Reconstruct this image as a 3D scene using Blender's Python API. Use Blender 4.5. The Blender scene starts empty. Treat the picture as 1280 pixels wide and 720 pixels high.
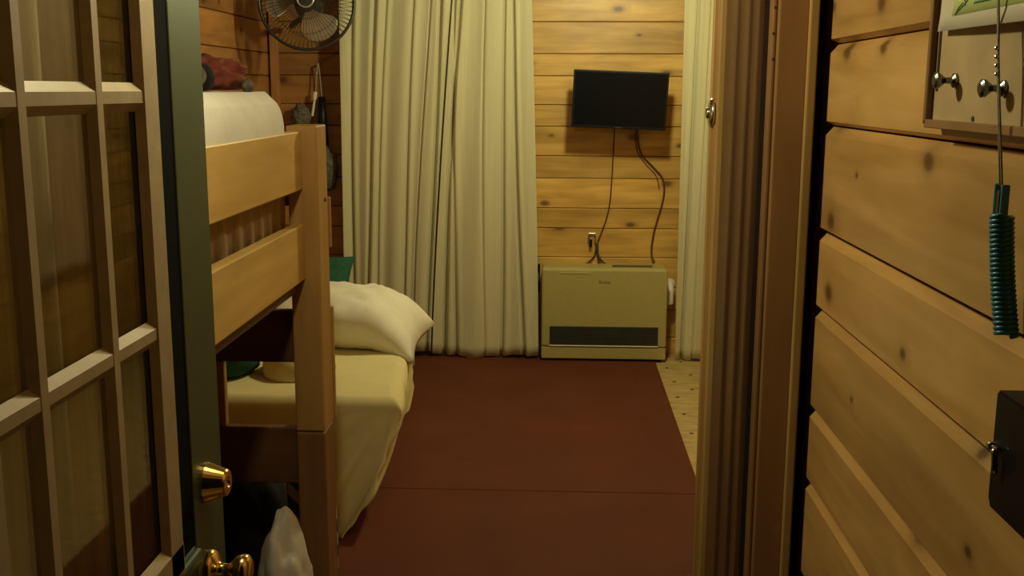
import bpy, bmesh, math, random
from mathutils import Vector, Matrix, noise
random.seed(7)
S = bpy.context.scene
COL = S.collection
PI = math.pi

# ------------------------------------------------------------------ camera
cam_d = bpy.data.cameras.new('camera')
cam_d.sensor_width = 36.0
cam_d.lens = 36.0 * 1327.3 / 1280.0
cam_d.clip_start = 0.02
cam = bpy.data.objects.new('camera', cam_d)
COL.objects.link(cam)
R = Matrix(((0.99900668, -0.01196904, 0.04292316, 0.0),
            (0.04439162, 0.18348536, -0.98201961, 0.0),
            (0.00387806, 0.98294957, 0.18383443, 0.0),
            (0, 0, 0, 1)))
cam.matrix_world = Matrix.Translation((0, 0, 1.7)) @ R
S.camera = cam
# ------------------------------------------------------------------ world, light, exposure
w = bpy.data.worlds.new('night'); S.world = w; w.use_nodes = True
w.node_tree.nodes['Background'].inputs[0].default_value = (0.55, 0.45, 0.30, 1)
w.node_tree.nodes['Background'].inputs[1].default_value = 0.0012
S.view_settings.view_transform = 'Standard'
S.view_settings.look = 'None'
S.view_settings.gamma = 1.0
S.view_settings.use_curve_mapping = False
S.view_settings.exposure = 0.0
ROOM_LAMP = ((0.30, 5.05, 2.66), 84.0, (1.0, 0.955, 0.54), 0.09)
HALL_LAMP = ((-0.40, 1.72, 2.27), 24.0, (1.0, 0.90, 0.52), 0.05)

# ------------------------------------------------------------------ materials
def nt(name):
    m = bpy.data.materials.new(name); m.use_nodes = True
    n = m.node_tree.nodes; l = m.node_tree.links
    return m, n, l, n['Principled BSDF']

def ramp(n, stops):
    r = n.new('ShaderNodeValToRGB'); e = r.color_ramp.elements
    while len(e) < len(stops): e.new(0.5)
    for i, (p, c) in enumerate(stops):
        e[i].position = p; e[i].color = (c[0], c[1], c[2], 1)
    return r

def wood(name, dark, light, rough=0.5, knots=True, grain=14.0, along=1.3, kscale=(2.7, 5.0, 5.0), vary=0.25):
    m, n, l, b = nt(name)
    tc = n.new('ShaderNodeTexCoord'); oi = n.new('ShaderNodeObjectInfo')
    mul = n.new('ShaderNodeVectorMath'); mul.operation = 'MULTIPLY'
    mul.inputs[1].default_value = (37.0, 11.0, 23.0); l.new(oi.outputs['Random'], mul.inputs[0])
    add = n.new('ShaderNodeVectorMath'); l.new(tc.outputs['Object'], add.inputs[0]); l.new(mul.outputs[0], add.inputs[1])
    mp = n.new('ShaderNodeMapping'); mp.inputs['Scale'].default_value = (along, grain, grain); l.new(add.outputs[0], mp.inputs[0])
    ns = n.new('ShaderNodeTexNoise'); ns.inputs['Scale'].default_value = 1.6; ns.inputs['Detail'].default_value = 6; ns.inputs['Distortion'].default_value = 0.6
    l.new(mp.outputs[0], ns.inputs[0])
    cr = ramp(n, [(0.28, dark), (0.5, tuple((a+c)/2 for a, c in zip(dark, light))), (0.72, light)])
    l.new(ns.outputs['Fac'], cr.inputs[0])
    # slow blotches
    mp2 = n.new('ShaderNodeMapping'); mp2.inputs['Scale'].default_value = (1.1, 3.0, 3.0); l.new(add.outputs[0], mp2.inputs[0])
    n2 = n.new('ShaderNodeTexNoise'); n2.inputs['Scale'].default_value = 1.7; n2.inputs['Detail'].default_value = 3; l.new(mp2.outputs[0], n2.inputs[0])
    hsv = n.new('ShaderNodeHueSaturation'); l.new(cr.outputs[0], hsv.inputs['Color'])
    ma = n.new('ShaderNodeMapRange'); ma.inputs['From Min'].default_value = 0.3; ma.inputs['From Max'].default_value = 0.7
    ma.inputs['To Min'].default_value = 1 - vary; ma.inputs['To Max'].default_value = 1 + vary; l.new(n2.outputs['Fac'], ma.inputs[0])
    mb = n.new('ShaderNodeMapRange'); mb.inputs['To Min'].default_value = 0.86; mb.inputs['To Max'].default_value = 1.12; l.new(oi.outputs['Random'], mb.inputs[0])
    mm = n.new('ShaderNodeMath'); mm.operation = 'MULTIPLY'; l.new(ma.outputs[0], mm.inputs[0]); l.new(mb.outputs[0], mm.inputs[1])
    l.new(mm.outputs[0], hsv.inputs['Value'])
    last = hsv.outputs[0]
    if knots:
        mp3 = n.new('ShaderNodeMapping'); mp3.inputs['Scale'].default_value = kscale; l.new(add.outputs[0], mp3.inputs[0])
        sp = n.new('ShaderNodeSeparateXYZ'); l.new(mp3.outputs[0], sp.inputs[0])
        cb = n.new('ShaderNodeCombineXYZ'); l.new(sp.outputs['X'], cb.inputs['X']); l.new(sp.outputs['Z'], cb.inputs['Y'])
        vo = n.new('ShaderNodeTexVoronoi'); vo.voronoi_dimensions = '2D'; vo.inputs['Scale'].default_value = 1.0; l.new(cb.outputs[0], vo.inputs['Vector'])
        kr = ramp(n, [(0.0, (0.95,)*3), (0.045, (0.8,)*3), (0.07, (0.4,)*3), (0.11, (0.16,)*3), (0.22, (0, 0, 0))])
        sc = n.new('ShaderNodeSeparateColor'); l.new(vo.outputs['Color'], sc.inputs[0])
        # each knot has its own size: distance divided by a random factor, some cells have none
        rs = n.new('ShaderNodeMapRange'); rs.inputs['From Min'].default_value = 0.35; rs.inputs['To Min'].default_value = 0.02; rs.inputs['To Max'].default_value = 1.7
        l.new(sc.outputs[0], rs.inputs[0])
        dv = n.new('ShaderNodeMath'); dv.operation = 'DIVIDE'; l.new(vo.outputs['Distance'], dv.inputs[0]); l.new(rs.outputs[0], dv.inputs[1])
        l.new(dv.outputs[0], kr.inputs[0])
        mx = n.new('ShaderNodeMix'); mx.data_type = 'RGBA'; l.new(kr.outputs[0], mx.inputs[0])
        l.new(last, mx.inputs[6]); mx.inputs[7].default_value = (dark[0]*0.22, dark[1]*0.16, dark[2]*0.12, 1)
        last = mx.outputs[2]
    l.new(last, b.inputs['Base Color'])
    b.inputs['Roughness'].default_value = rough
    bp = n.new('ShaderNodeBump'); bp.inputs['Strength'].default_value = 0.12; bp.inputs['Distance'].default_value = 0.003
    l.new(ns.outputs['Fac'], bp.inputs['Height']); l.new(bp.outputs[0], b.inputs['Normal'])
    return m

def plain(name, col, rough=0.5, metal=0.0, mottle=0.12, scale=30.0, bump=0.0, sx=(1, 1, 1), sheen=0.0, spec=0.5):
    m, n, l, b = nt(name)
    tc = n.new('ShaderNodeTexCoord')
    mp = n.new('ShaderNodeMapping'); mp.inputs['Scale'].default_value = sx; l.new(tc.outputs['Object'], mp.inputs[0])
    ns = n.new('ShaderNodeTexNoise'); ns.inputs['Scale'].default_value = scale; ns.inputs['Detail'].default_value = 4
    l.new(mp.outputs[0], ns.inputs[0])
    c0 = tuple(max(0, c*(1-mottle)) for c in col); c1 = tuple(min(1, c*(1+mottle)) for c in col)
    cr = ramp(n, [(0.3, c0), (0.7, c1)]); l.new(ns.outputs['Fac'], cr.inputs[0]); l.new(cr.outputs[0], b.inputs['Base Color'])
    b.inputs['Roughness'].default_value = rough; b.inputs['Metallic'].default_value = metal
    b.inputs['Specular IOR Level'].default_value = spec
    if sheen: b.inputs['Sheen Weight'].default_value = sheen
    if bump:
        bp = n.new('ShaderNodeBump'); bp.inputs['Strength'].default_value = bump; bp.inputs['Distance'].default_value = 0.0012
        l.new(ns.outputs['Fac'], bp.inputs['Height']); l.new(bp.outputs[0], b.inputs['Normal'])
    return m

M = {}
M['pine'] = wood('pine_wall', (0.45, 0.25, 0.048), (0.68, 0.43, 0.115), 0.42)
M['pine_hall'] = wood('pine_hall', (0.47, 0.26, 0.075), (0.68, 0.42, 0.15), 0.38, kscale=(4.2, 6.2, 6.2))
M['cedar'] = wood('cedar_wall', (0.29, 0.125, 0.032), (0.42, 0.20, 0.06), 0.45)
M['casing'] = wood('casing_wood', (0.27, 0.145, 0.056), (0.32, 0.175, 0.07), 0.42, knots=False, grain=12)
M['casing_light'] = wood('casing_light', (0.50, 0.31, 0.10), (0.60, 0.39, 0.14), 0.42, knots=False, grain=16)
M['bunk'] = wood('bunk_pine', (0.56, 0.33, 0.085), (0.74, 0.50, 0.16), 0.4, knots=False, grain=9, along=1.0, vary=0.12)
M['bunk_post'] = wood('bunk_post_wood', (0.38, 0.20, 0.058), (0.48, 0.28, 0.09), 0.42, knots=False, grain=14, vary=0.12)  # posts darker than the rails, their shaded side put into the colour
M['bunk_lower_shaded'] = wood('bunk_lower_shaded_wood', (0.20, 0.10, 0.035), (0.27, 0.14, 0.05), 0.45, knots=False, grain=14, vary=0.12)  # same pine, darkened in colour for the dim light low on the posts
M['casing_shaded'] = wood('casing_shaded_wood', (0.14, 0.072, 0.028), (0.17, 0.088, 0.034), 0.45, knots=False, grain=8)  # casing wood with the inner jamb's shade put into the colour
M['bunk_shaded'] = wood('bunk_board_shaded', (0.11, 0.048, 0.018), (0.16, 0.072, 0.028), 0.6, knots=False, grain=14)  # boards coloured dark for the shade under the bunk
M['gap'] = plain('groove_dark', (0.035, 0.018, 0.010), 0.9)
M['ply'] = plain('plywood_floor', (0.46, 0.34, 0.13), 0.6, mottle=0.25, scale=9, sx=(1, 3, 1))
M['red'] = plain('red_floor_sheet', (0.118, 0.031, 0.013), 0.75, mottle=0.12, scale=3, bump=0.05, spec=0.2)
M['ceil'] = wood('ceiling_pine', (0.10, 0.05, 0.018), (0.17, 0.085, 0.03), 0.6)
M['curtain'] = plain('curtain_cloth', (0.61, 0.575, 0.36), 0.85, mottle=0.05, scale=9, sx=(10, 10, 0.25), sheen=0.2, spec=0.2)
M['doorcurtain'] = plain('door_drape_cloth', (0.55, 0.40, 0.23), 0.9, mottle=0.25, scale=9, sx=(8, 8, 0.3), spec=0.2)
M['green_paint'] = plain('green_door_paint', (0.030, 0.053, 0.026), 0.4, mottle=0.08)
M['black'] = plain('black_plastic', (0.007, 0.007, 0.008), 0.45, mottle=0.1, spec=0.25)
M['groove_shade'] = plain('groove_shade_black', (0.006, 0.006, 0.006), 0.95, spec=0.05)
M['black_cloth'] = plain('black_cloth', (0.012, 0.012, 0.014), 0.9, mottle=0.3, spec=0.2)
M['screen'] = plain('tv_screen', (0.004, 0.005, 0.007), 0.22, mottle=0.05, spec=0.35)
M['muntin'] = plain('muntin_tan', (0.36, 0.275, 0.165), 0.5, mottle=0.1)
M['brass'] = plain('brass', (0.80, 0.58, 0.20), 0.18, metal=1.0, mottle=0.05)
M['chrome'] = plain('chrome', (0.75, 0.73, 0.68), 0.2, metal=1.0, mottle=0.05)
M['steel_dark'] = plain('dark_steel', (0.20, 0.21, 0.22), 0.25, metal=1.0, mottle=0.1)
M['alu'] = plain('fan_blade_metal', (0.62, 0.62, 0.54), 0.32, metal=0.75, mottle=0.08)
M['fan_dark'] = plain('fan_dark_metal', (0.05, 0.048, 0.045), 0.4, metal=0.5)
M['heater'] = plain('heater_beige', (0.42, 0.375, 0.135), 0.38, mottle=0.04)
M['heater_dark'] = plain('heater_grille', (0.045, 0.055, 0.045), 0.45)
M['white_cloth'] = plain('white_bedding', (0.88, 0.86, 0.78), 0.85, mottle=0.05, scale=12, bump=0.15, spec=0.2)
M['pillow'] = plain('pillow_case', (0.80, 0.77, 0.62), 0.85, mottle=0.04, scale=10, bump=0.1, spec=0.2)
M['sheet'] = plain('cream_sheet', (0.74, 0.66, 0.34), 0.8, mottle=0.04, scale=10, spec=0.2)
M['tan_cloth'] = plain('tan_brown_cloth', (0.34, 0.22, 0.12), 0.85, mottle=0.2, scale=10, sx=(6, 6, 1), spec=0.2)
M['brown_cloth'] = plain('dark_brown_cloth', (0.05, 0.028, 0.02), 0.9, mottle=0.4, spec=0.2)
M['green_cloth'] = plain('green_pillow', (0.020, 0.085, 0.050), 0.85, mottle=0.2, spec=0.2)
M['red_cloth'] = plain('red_jacket', (0.19, 0.050, 0.035), 0.85, mottle=0.5, scale=22, spec=0.2)
M['grey_cloth'] = plain('grey_wool', (0.13, 0.115, 0.09), 0.95, mottle=0.5, scale=60, bump=0.6, spec=0.1)
M['cable'] = plain('cable_brown', (0.10, 0.028, 0.015), 0.5)
M['white_plastic'] = plain('white_plastic', (0.78, 0.75, 0.66), 0.4, mottle=0.04)
M['teal'] = plain('teal_plastic', (0.040, 0.23, 0.32), 0.3, mottle=0.12)
M['cord'] = plain('grey_cord', (0.34, 0.29, 0.19), 0.7, mottle=0.3, scale=200)
M['cork'] = plain('pin_board', (0.52, 0.38, 0.19), 0.75, mottle=0.14, scale=14, sx=(1, 1, 1))
M['paper'] = plain('paper_pale', (0.72, 0.68, 0.52), 0.4, mottle=0.05, scale=4)
M['paper_green'] = plain('paper_green', (0.55, 0.66, 0.25), 0.4, mottle=0.15, scale=6)
M['ink_green'] = plain('ink_green', (0.10, 0.24, 0.04), 0.6)
M['ink_dark'] = plain('ink_dark', (0.05, 0.045, 0.02), 0.6)
M['bag_white'] = plain('bag_white', (0.60, 0.56, 0.48), 0.6, mottle=0.1, bump=0.2)
M['enamel'] = plain('lamp_enamel', (0.7, 0.68, 0.6), 0.4)

def glass_mat():
    m, n, l, b = nt('window_glass')
    n.remove(b)
    tr = n.new('ShaderNodeBsdfTransparent'); tr.inputs[0].default_value = (0.86, 0.88, 0.86, 1)
    gl = n.new('ShaderNodeBsdfGlossy'); gl.inputs['Roughness'].default_value = 0.03; gl.inputs[0].default_value = (0.9, 0.9, 0.9, 1)
    ge = n.new('ShaderNodeNewGeometry'); dt = n.new('ShaderNodeVectorMath'); dt.operation = 'DOT_PRODUCT'
    l.new(ge.outputs['Incoming'], dt.inputs[0]); l.new(ge.outputs['Normal'], dt.inputs[1])
    def mth(op, a, b=None):
        q = n.new('ShaderNodeMath'); q.operation = op
        for i, x in enumerate((a, b)):
            if x is None: continue
            if isinstance(x, (int, float)): q.inputs[i].default_value = x
            else: l.new(x, q.inputs[i])
        return q.outputs[0]
    sch = mth('ADD', mth('MULTIPLY', mth('POWER', mth('SUBTRACT', 1.0, mth('ABSOLUTE', dt.outputs['Value'])), 5.0), 0.95), 0.05)
    mx = n.new('ShaderNodeMixShader')
    l.new(sch, mx.inputs[0]); l.new(tr.outputs[0], mx.inputs[1]); l.new(gl.outputs[0], mx.inputs[2])
    l.new(mx.outputs[0], n['Material Output'].inputs[0])
    return m
M['glass'] = glass_mat()
def emit_mat(name, col, s):
    m, n, l, b = nt(name)
    b.inputs['Emission Color'].default_value = (*col, 1); b.inputs['Emission Strength'].default_value = s
    b.inputs['Base Color'].default_value = (0.9, 0.85, 0.7, 1)
    return m
M['bulb'] = emit_mat('lamp_bulb_glow', (1, 0.8, 0.45), 6.0)
def striped():
    m, n, l, b = nt('striped_towel')
    tc = n.new('ShaderNodeTexCoord'); wv = n.new('ShaderNodeTexWave'); wv.inputs['Scale'].default_value = 7.0
    wv.bands_direction = 'DIAGONAL'
    l.new(tc.outputs['Object'], wv.inputs[0])
    cr = ramp(n, [(0.45, (0.03, 0.025, 0.025)), (0.6, (0.36, 0.30, 0.24))]); l.new(wv.outputs['Fac'], cr.inputs[0])
    l.new(cr.outputs[0], b.inputs['Base Color']); b.inputs['Roughness'].default_value = 0.9
    return m
M['striped'] = striped()

# ------------------------------------------------------------------ helpers
def mesh_obj(name, bm, mat, parent=None, loc=(0, 0, 0), rot=(0, 0, 0), smooth=False):
    me = bpy.data.meshes.new(name)
    bmesh.ops.recalc_face_normals(bm, faces=bm.faces)
    bm.to_mesh(me); bm.free()
    if smooth:
        for p in me.polygons: p.use_smooth = True
    me.materials.append(M[mat])
    return link(name, me, parent, loc, rot)

def link(name, me, parent=None, loc=(0, 0, 0), rot=(0, 0, 0)):
    o = bpy.data.objects.new(name, me); COL.objects.link(o)
    o.location = loc; o.rotation_euler = rot
    if parent is not None: o.parent = parent
    return o

def tag(o, label, cat, group=None, kind=None):
    o['label'] = label; o['category'] = cat
    if group: o['group'] = group
    if kind: o['kind'] = kind
    return o

def struct(o, label=None):
    o['kind'] = 'structure'
    if label: o['label'] = label
    return o

def thing(name, label, cat, loc=(0, 0, 0), rot=(0, 0, 0), group=None):
    o = bpy.data.objects.new(name, None); COL.objects.link(o)
    o.location = loc; o.rotation_euler = rot; o.empty_display_size = 0.05
    return tag(o, label, cat, group)

def box(bm, x0, x1, y0, y1, z0, z1, bevel=0.0, seg=2):
    v = [bm.verts.new(p) for p in ((x0, y0, z0), (x1, y0, z0), (x1, y1, z0), (x0, y1, z0), (x0, y0, z1), (x1, y0, z1), (x1, y1, z1), (x0, y1, z1))]
    fs = [bm.faces.new([v[i] for i in q]) for q in ((0, 3, 2, 1), (4, 5, 6, 7), (0, 1, 5, 4), (1, 2, 6, 5), (2, 3, 7, 6), (3, 0, 4, 7))]
    if bevel:
        es = list({e for f in fs for e in f.edges})
        bmesh.ops.bevel(bm, geom=es, offset=bevel, segments=seg, affect='EDGES', profile=0.5)
    return bm

def boxo(name, mat, parent, x0, x1, y0, y1, z0, z1, bevel=0.0, seg=2, loc=(0, 0, 0), rot=(0, 0, 0)):
    return mesh_obj(name, box(bmesh.new(), x0, x1, y0, y1, z0, z1, bevel, seg), mat, parent, loc, rot)

def beam(name, mat, parent, p, length, axis, wy, wz, bevel=0.004):
    """a timber whose long direction is its local X (so the grain runs along it), centred at p"""
    bm = box(bmesh.new(), -length/2, length/2, -wy/2, wy/2, -wz/2, wz/2, bevel)
    rot = {'x': (0, 0, 0), 'y': (0, 0, PI/2), 'z': (0, -PI/2, 0)}[axis]
    return mesh_obj(name, bm, mat, parent, p, rot)

def tube(bm, pts, r, sides=8, closed=False):
    pts = [Vector(p) for p in pts]; n = len(pts); rings = []
    up = Vector((0, 0, 1)); prev = None
    for i, p in enumerate(pts):
        a = pts[(i-1) % n] if (closed or i > 0) else p
        b = pts[(i+1) % n] if (closed or i < n-1) else p
        t = (b-a).normalized()
        if prev is None:
            s = t.cross(up)
            if s.length < 1e-3: s = t.cross(Vector((1, 0, 0)))
        else:
            s = prev - t*prev.dot(t)
        s.normalize(); prev = s
        q = t.cross(s)
        rr = r(i/(n-1)) if callable(r) else r
        rings.append([bm.verts.new(p + (s*math.cos(2*PI*k/sides) + q*math.sin(2*PI*k/sides))*rr) for k in range(sides)])
    m = n if closed else n-1
    for i in range(m):
        A, B = rings[i], rings[(i+1) % n]
        for k in range(sides):
            bm.faces.new((A[k], A[(k+1) % sides], B[(k+1) % sides], B[k]))
    if not closed:
        bm.faces.new(rings[0][::-1]); bm.faces.new(rings[-1])
    return bm

def lathe(bm, prof, axis='z', c=(0, 0, 0), sides=24):
    """prof: list of (radius, height)"""
    rings = []
    c = Vector(c)
    for r, h in prof:
        ring = []
        for k in range(sides):
            a = 2*PI*k/sides
            u, v = r*math.cos(a), r*math.sin(a)
            p = {'z': (u, v, h), 'x': (h, u, v), 'y': (u, h, v)}[axis]
            ring.append(bm.verts.new(c + Vector(p)))
        rings.append(ring)
    for A, B in zip(rings, rings[1:]):
        for k in range(sides):
            bm.faces.new((A[k], A[(k+1) % sides], B[(k+1) % sides], B[k]))
    bm.faces.new(rings[0][::-1]); bm.faces.new(rings[-1])
    return bm

def smooth_path(pts, n=6):
    P = [Vector(p) for p in pts]; out = []
    for i in range(len(P)-1):
        p0 = P[max(i-1, 0)]; p1 = P[i]; p2 = P[i+1]; p3 = P[min(i+2, len(P)-1)]
        for k in range(n):
            t = k/n
            out.append(0.5*((2*p1) + (p2-p0)*t + (2*p0-5*p1+4*p2-p3)*t*t + (3*p1-p0-3*p2+p3)*t**3))
    out.append(P[-1])
    return out

def grid(bm, fn, nu, nv):
    V = [[bm.verts.new(fn(i/nu, j/nv)) for i in range(nu+1)] for j in range(nv+1)]
    for j in range(nv):
        for i in range(nu):
            bm.faces.new((V[j][i], V[j][i+1], V[j+1][i+1], V[j+1][i]))
    return bm

def solidify(o, t, off=0.0):
    md = o.modifiers.new('thickness', 'SOLIDIFY'); md.thickness = t; md.offset = off
    return o

def fn3(p, s, seed=0.0):
    return noise.noise(Vector((p[0]*s+seed, p[1]*s+seed*1.7, p[2]*s-seed)))

def lump(name, mat, parent, c, size, seed, amp=0.18, freq=2.2, sub=4, flat=0.0, rot=0.0, power=1.0):
    """a soft cloth lump: an ellipsoid with folds, its underside flattened at height -flat"""
    bm = bmesh.new(); bmesh.ops.create_icosphere(bm, subdivisions=sub, radius=1.0)
    for v in bm.verts:
        p = v.co.copy()
        if power != 1.0:
            p = Vector([math.copysign(abs(q)**power, q) for q in p])
        d = 1 + amp*fn3(p, freq, seed) + amp*0.45*fn3(p, freq*2.6, seed+9)
        p = Vector((p.x*size[0]*d, p.y*size[1]*d, p.z*size[2]*d))
        if flat and p.z < -flat: p.z = -flat - (p.z+flat)*0.04
        v.co = p
    return mesh_obj(name, bm, mat, parent, c, (0, 0, rot), smooth=True)

def pillow_mesh(L, W, T, seed, wr=0.012):
    bm = bmesh.new(); n = 30; top = {}; bot = {}
    def prof(u, v):
        a = max(0.0, 1-abs(u)**2.6); b = max(0.0, 1-abs(v)**2.6)
        return (a*b)**0.45
    for i in range(n+1):
        for j in range(n+1):
            u = -1+2*i/n; v = -1+2*j/n
            k = 1-0.10*(1-abs(u)**2)*abs(v)**3; k2 = 1-0.10*(1-abs(v)**2)*abs(u)**3
            x = u*L/2*k2; y = v*W/2*k; h = prof(u, v)*T/2
            q = wr*h/(T/2)*(fn3((x, y, 0), 9, seed)+0.5*fn3((x, y, 1), 22, seed))
            edge = i in (0, n) or j in (0, n)
            top[i, j] = bm.verts.new((x, y, h+q))
            bot[i, j] = top[i, j] if edge else bm.verts.new((x, y, -h+q*0.5))
    for i in range(n):
        for j in range(n):
            bm.faces.new((top[i, j], top[i+1, j], top[i+1, j+1], top[i, j+1]))
            f = [bot[i, j], bot[i, j+1], bot[i+1, j+1], bot[i+1, j]]
            try: bm.faces.new(f)
            except ValueError: pass
    return bm

# ------------------------------------------------------------------ boarded walls
def board_mesh(length, h, depth=0.03, ch=0.012):
    """one horizontal wall board: local X along it, face towards local -Y, chamfered long edges"""
    bm = bmesh.new(); g = 0.0015
    prof = [(depth, g), (ch*0.8, g), (0.0, ch*0.5), (0.0, h-ch), (ch*0.8, h-g), (depth, h-g)]
    e = []
    for x in (-length/2, length/2):
        e.append([bm.verts.new((x, y, z)) for y, z in prof])
    for i in range(len(prof)):
        j = (i+1) % len(prof)
        bm.faces.new((e[0][i], e[0][j], e[1][j], e[1][i]))
    bm.faces.new(e[0]); bm.faces.new(e[1][::-1])
    bmesh.ops.recalc_face_normals(bm, faces=bm.faces)
    me = bpy.data.meshes.new('board'); bm.to_mesh(me); bm.free()
    return me

def boarded(name, label, mat, origin, rotz, length, z_top, joints, ch, backing):
    """wall with stacked boards; origin = middle of the wall's face on the floor, local -Y looks into the room"""
    wall = boxo(name, 'gap', None, -length/2, length/2, 0.03, 0.03+backing, 0.0, z_top, loc=origin, rot=(0, 0, rotz))
    struct(wall, label)
    cache = {}
    for z0, z1 in zip(joints, joints[1:]):
        k = round(z1-z0, 3)
        if k not in cache:
            cache[k] = board_mesh(length, z1-z0, 0.03, ch); cache[k].materials.append(M[mat])
        link('board', cache[k], wall, (0, 0, z0))
    return wall

WA, WB = 0.188, 0.141
def joints_from(z_ref, next_wide, lo=0.0, hi=2.7):
    up = [z_ref]; wide = next_wide
    while up[-1] < hi: up.append(up[-1] + (WA if wide else WB)); wide = not wide
    down = []; z = z_ref; wide = not next_wide
    while z > lo: z -= (WA if wide else WB); wide = not wide; down.append(z)
    j = sorted(down)+up
    j = [min(max(q, lo), hi) for q in j]
    out = []
    for q in j:
        if not out or q-out[-1] > 0.02: out.append(q)
    return out

H = 2.75
back_j = [0.0, 0.11, 0.298, 0.44, 0.636, 0.824, 0.953, 1.143, 1.285, 1.471, 1.606, 1.784, 1.921, 2.116, 2.255, 2.445, 2.585, H]
hall_j = joints_from(1.639, False, 0.0, H)
# back wall: bright pine behind the heater, the left corner's shade put into darker, redder boards
boarded('wall_back', 'knotty pine board wall behind the television and heater', 'pine', (0.38, 6.80, 0), 0, 2.36, H, back_j, 0.008, 0.08)
boarded('wall_back_corner', 'board wall in the corner beside the curtain with its shade put into a redder colour', 'cedar', (-1.32, 6.80, 0), 0, 1.04, H, back_j, 0.008, 0.08)
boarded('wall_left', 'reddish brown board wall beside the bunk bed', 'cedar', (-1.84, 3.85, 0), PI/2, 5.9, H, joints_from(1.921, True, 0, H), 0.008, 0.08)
boarded('wall_right', 'pine board wall of the bedroom beyond the door jamb', 'pine', (1.56, 4.6, 0), -PI/2, 4.4, H, joints_from(1.784, True, 0, H), 0.008, 0.08)
boarded('wall_entry', 'knotty pine board wall with pin board beside the entry', 'pine_hall', (0.47, 1.405, 0), -PI/2, 1.02, H, hall_j, 0.016, 0.06)
# corner post trim at the far left
t1 = beam('trim_1', 'cedar', None, (-1.80, 6.775, H/2), H, 'z', 0.05, 0.05); struct(t1)
# plain structural walls out of sight
struct(boxo('wall_front', 'ceil', None, -1.95, -0.64, 0.76, 0.88, 0, H))
struct(boxo('wall_front_header', 'ceil', None, -0.64, 0.60, 0.76, 0.88, 2.16, H))
struct(boxo('wall_partition', 'pine', None, 0.47, 1.62, 2.02, 2.32, 0, H))
struct(boxo('floor', 'ply', None, -1.95, 1.68, -0.6, 6.92, -0.10, 0.0))
struct(boxo('ceiling', 'ceil', None, -1.95, 1.68, 0.76, 6.92, H, H+0.08))
# nail heads in the bare floor strip
fl = bpy.data.objects['floor']
nbm = bmesh.new(); lathe(nbm, [(0.011, 0.0), (0.011, 0.0015), (0.004, 0.002)], sides=8)
nme = bpy.data.meshes.new('nail_head'); nbm.to_mesh(nme); nbm.free(); nme.materials.append(M['ink_dark'])
for i in range(16):
    link('nail_head', nme, fl, (0.70+0.10*(i % 2)+random.uniform(-.02, .02), 4.2+0.16*i, 0.0))
# red floor sheets
for (y0, y1, lab) in ((4.326, 6.68, 'dark red floor sheet reaching under the heater and curtains'),
                      (0.95, 4.320, 'dark red floor sheet between the bunk bed and the doorway')):
    bm = bmesh.new(); box(bm, -1.80, 0.625, y0, y1, 0.0, 0.006, 0.001, 1)
    tag(mesh_obj('floor_sheet', bm, 'red'), lab, 'floor sheet')

# ------------------------------------------------------------------ right door jamb (stacked timbers)
jb = bpy.data.objects.new('door_2', None); COL.objects.link(jb); jb['kind'] = 'structure'; jb['label'] = 'timber door frame between the entry and the bedroom'
def upright(name, mat, x0, x1, y0, y1, bev=0.003):
    return beam(name, mat, jb, ((x0+x1)/2, (y0+y1)/2, H/2), H, 'z', y1-y0, x1-x0, bev)
upright('casing_board', 'casing', 0.386, 0.440, 1.955, 2.02)
upright('casing_strip', 'casing_light', 0.4385, 0.456, 1.945, 2.02)
upright('shadow_gap', 'gap', 0.456, 0.478, 1.99, 2.02, 0.0)
upright('reveal', 'casing', 0.3775, 0.386, 1.968, 2.02)
upright('shadow_gap', 'gap', 0.368, 0.3775, 2.00, 2.03, 0.0)
upright('jamb_board', 'casing_shaded', 0.358, 0.40, 2.005, 2.10)
upright('door_stop', 'casing_shaded', 0.349, 0.40, 2.055, 2.185)
upright('jamb_board', 'casing_shaded', 0.340, 0.40, 2.14, 2.27)
upright('edge_strip', 'casing_light', 0.328, 0.40, 2.262, 2.285)
upright('jamb_board', 'bunk_post', 0.3255, 0.40, 2.285, 2.325)
upright('edge_strip', 'casing_light', 0.322, 0.40, 2.322, 2.335)
for i, z in enumerate((1.845, 1.80, 1.755)):
    bm = bmesh.new(); lathe(bm, [(0.0028, -0.0006), (0.0028, 0.001)], axis='y', sides=10)
    mesh_obj('screw_hole', bm, 'ink_dark', jb, (0.3815 - 0.001*(i % 2), 1.968, z))
lk = thing('latch_knob', 'round shiny metal latch knob on the edge of the door jamb', 'knob', (0.3255, 2.305, 1.652))
bm = bmesh.new(); lathe(bm, [(0.030, 0.0), (0.031, -0.004), (0.026, -0.008), (0.012, -0.010)], axis='x')
mesh_obj('rosette', bm, 'chrome', lk, smooth=True)
bm = bmesh.new(); lathe(bm, [(0.011, -0.009), (0.012, -0.012), (0.009, -0.015)], axis='x')
mesh_obj('turn_piece', bm, 'chrome', lk, smooth=True)

# ------------------------------------------------------------------ glazed entry door, swung open
DX0, DX1, DY0, DY1 = -0.612, -0.570, 0.90, 1.705
dr = bpy.data.objects.new('door_1', None); COL.objects.link(dr); dr.location = (DX0, DY0, 0); dr['kind'] = 'structure'
dr['label'] = 'dark green glazed door standing open with tan glazing bars'
def dpart(name, mat, y0, y1, z0, z1, x0=DX0, x1=DX1, bev=0.003, parent=dr):
    o = boxo(name, mat, parent, x0-DX0, x1-DX0, y0-DY0, y1-DY0, z0, z1, bev); return o
GY0, GY1, GZ0, GZ1 = 0.938, 1.562, 0.985, 2.04
dpart('stile', 'green_paint', GY1, DY1, 0.012, 2.13)
dpart('stile', 'green_paint', DY0, GY0, 0.012, 2.13)
dpart('rail', 'green_paint', GY0, GY1, GZ1, 2.13)
dpart('rail', 'green_paint', GY0, GY1, 0.012, GZ0)
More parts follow.
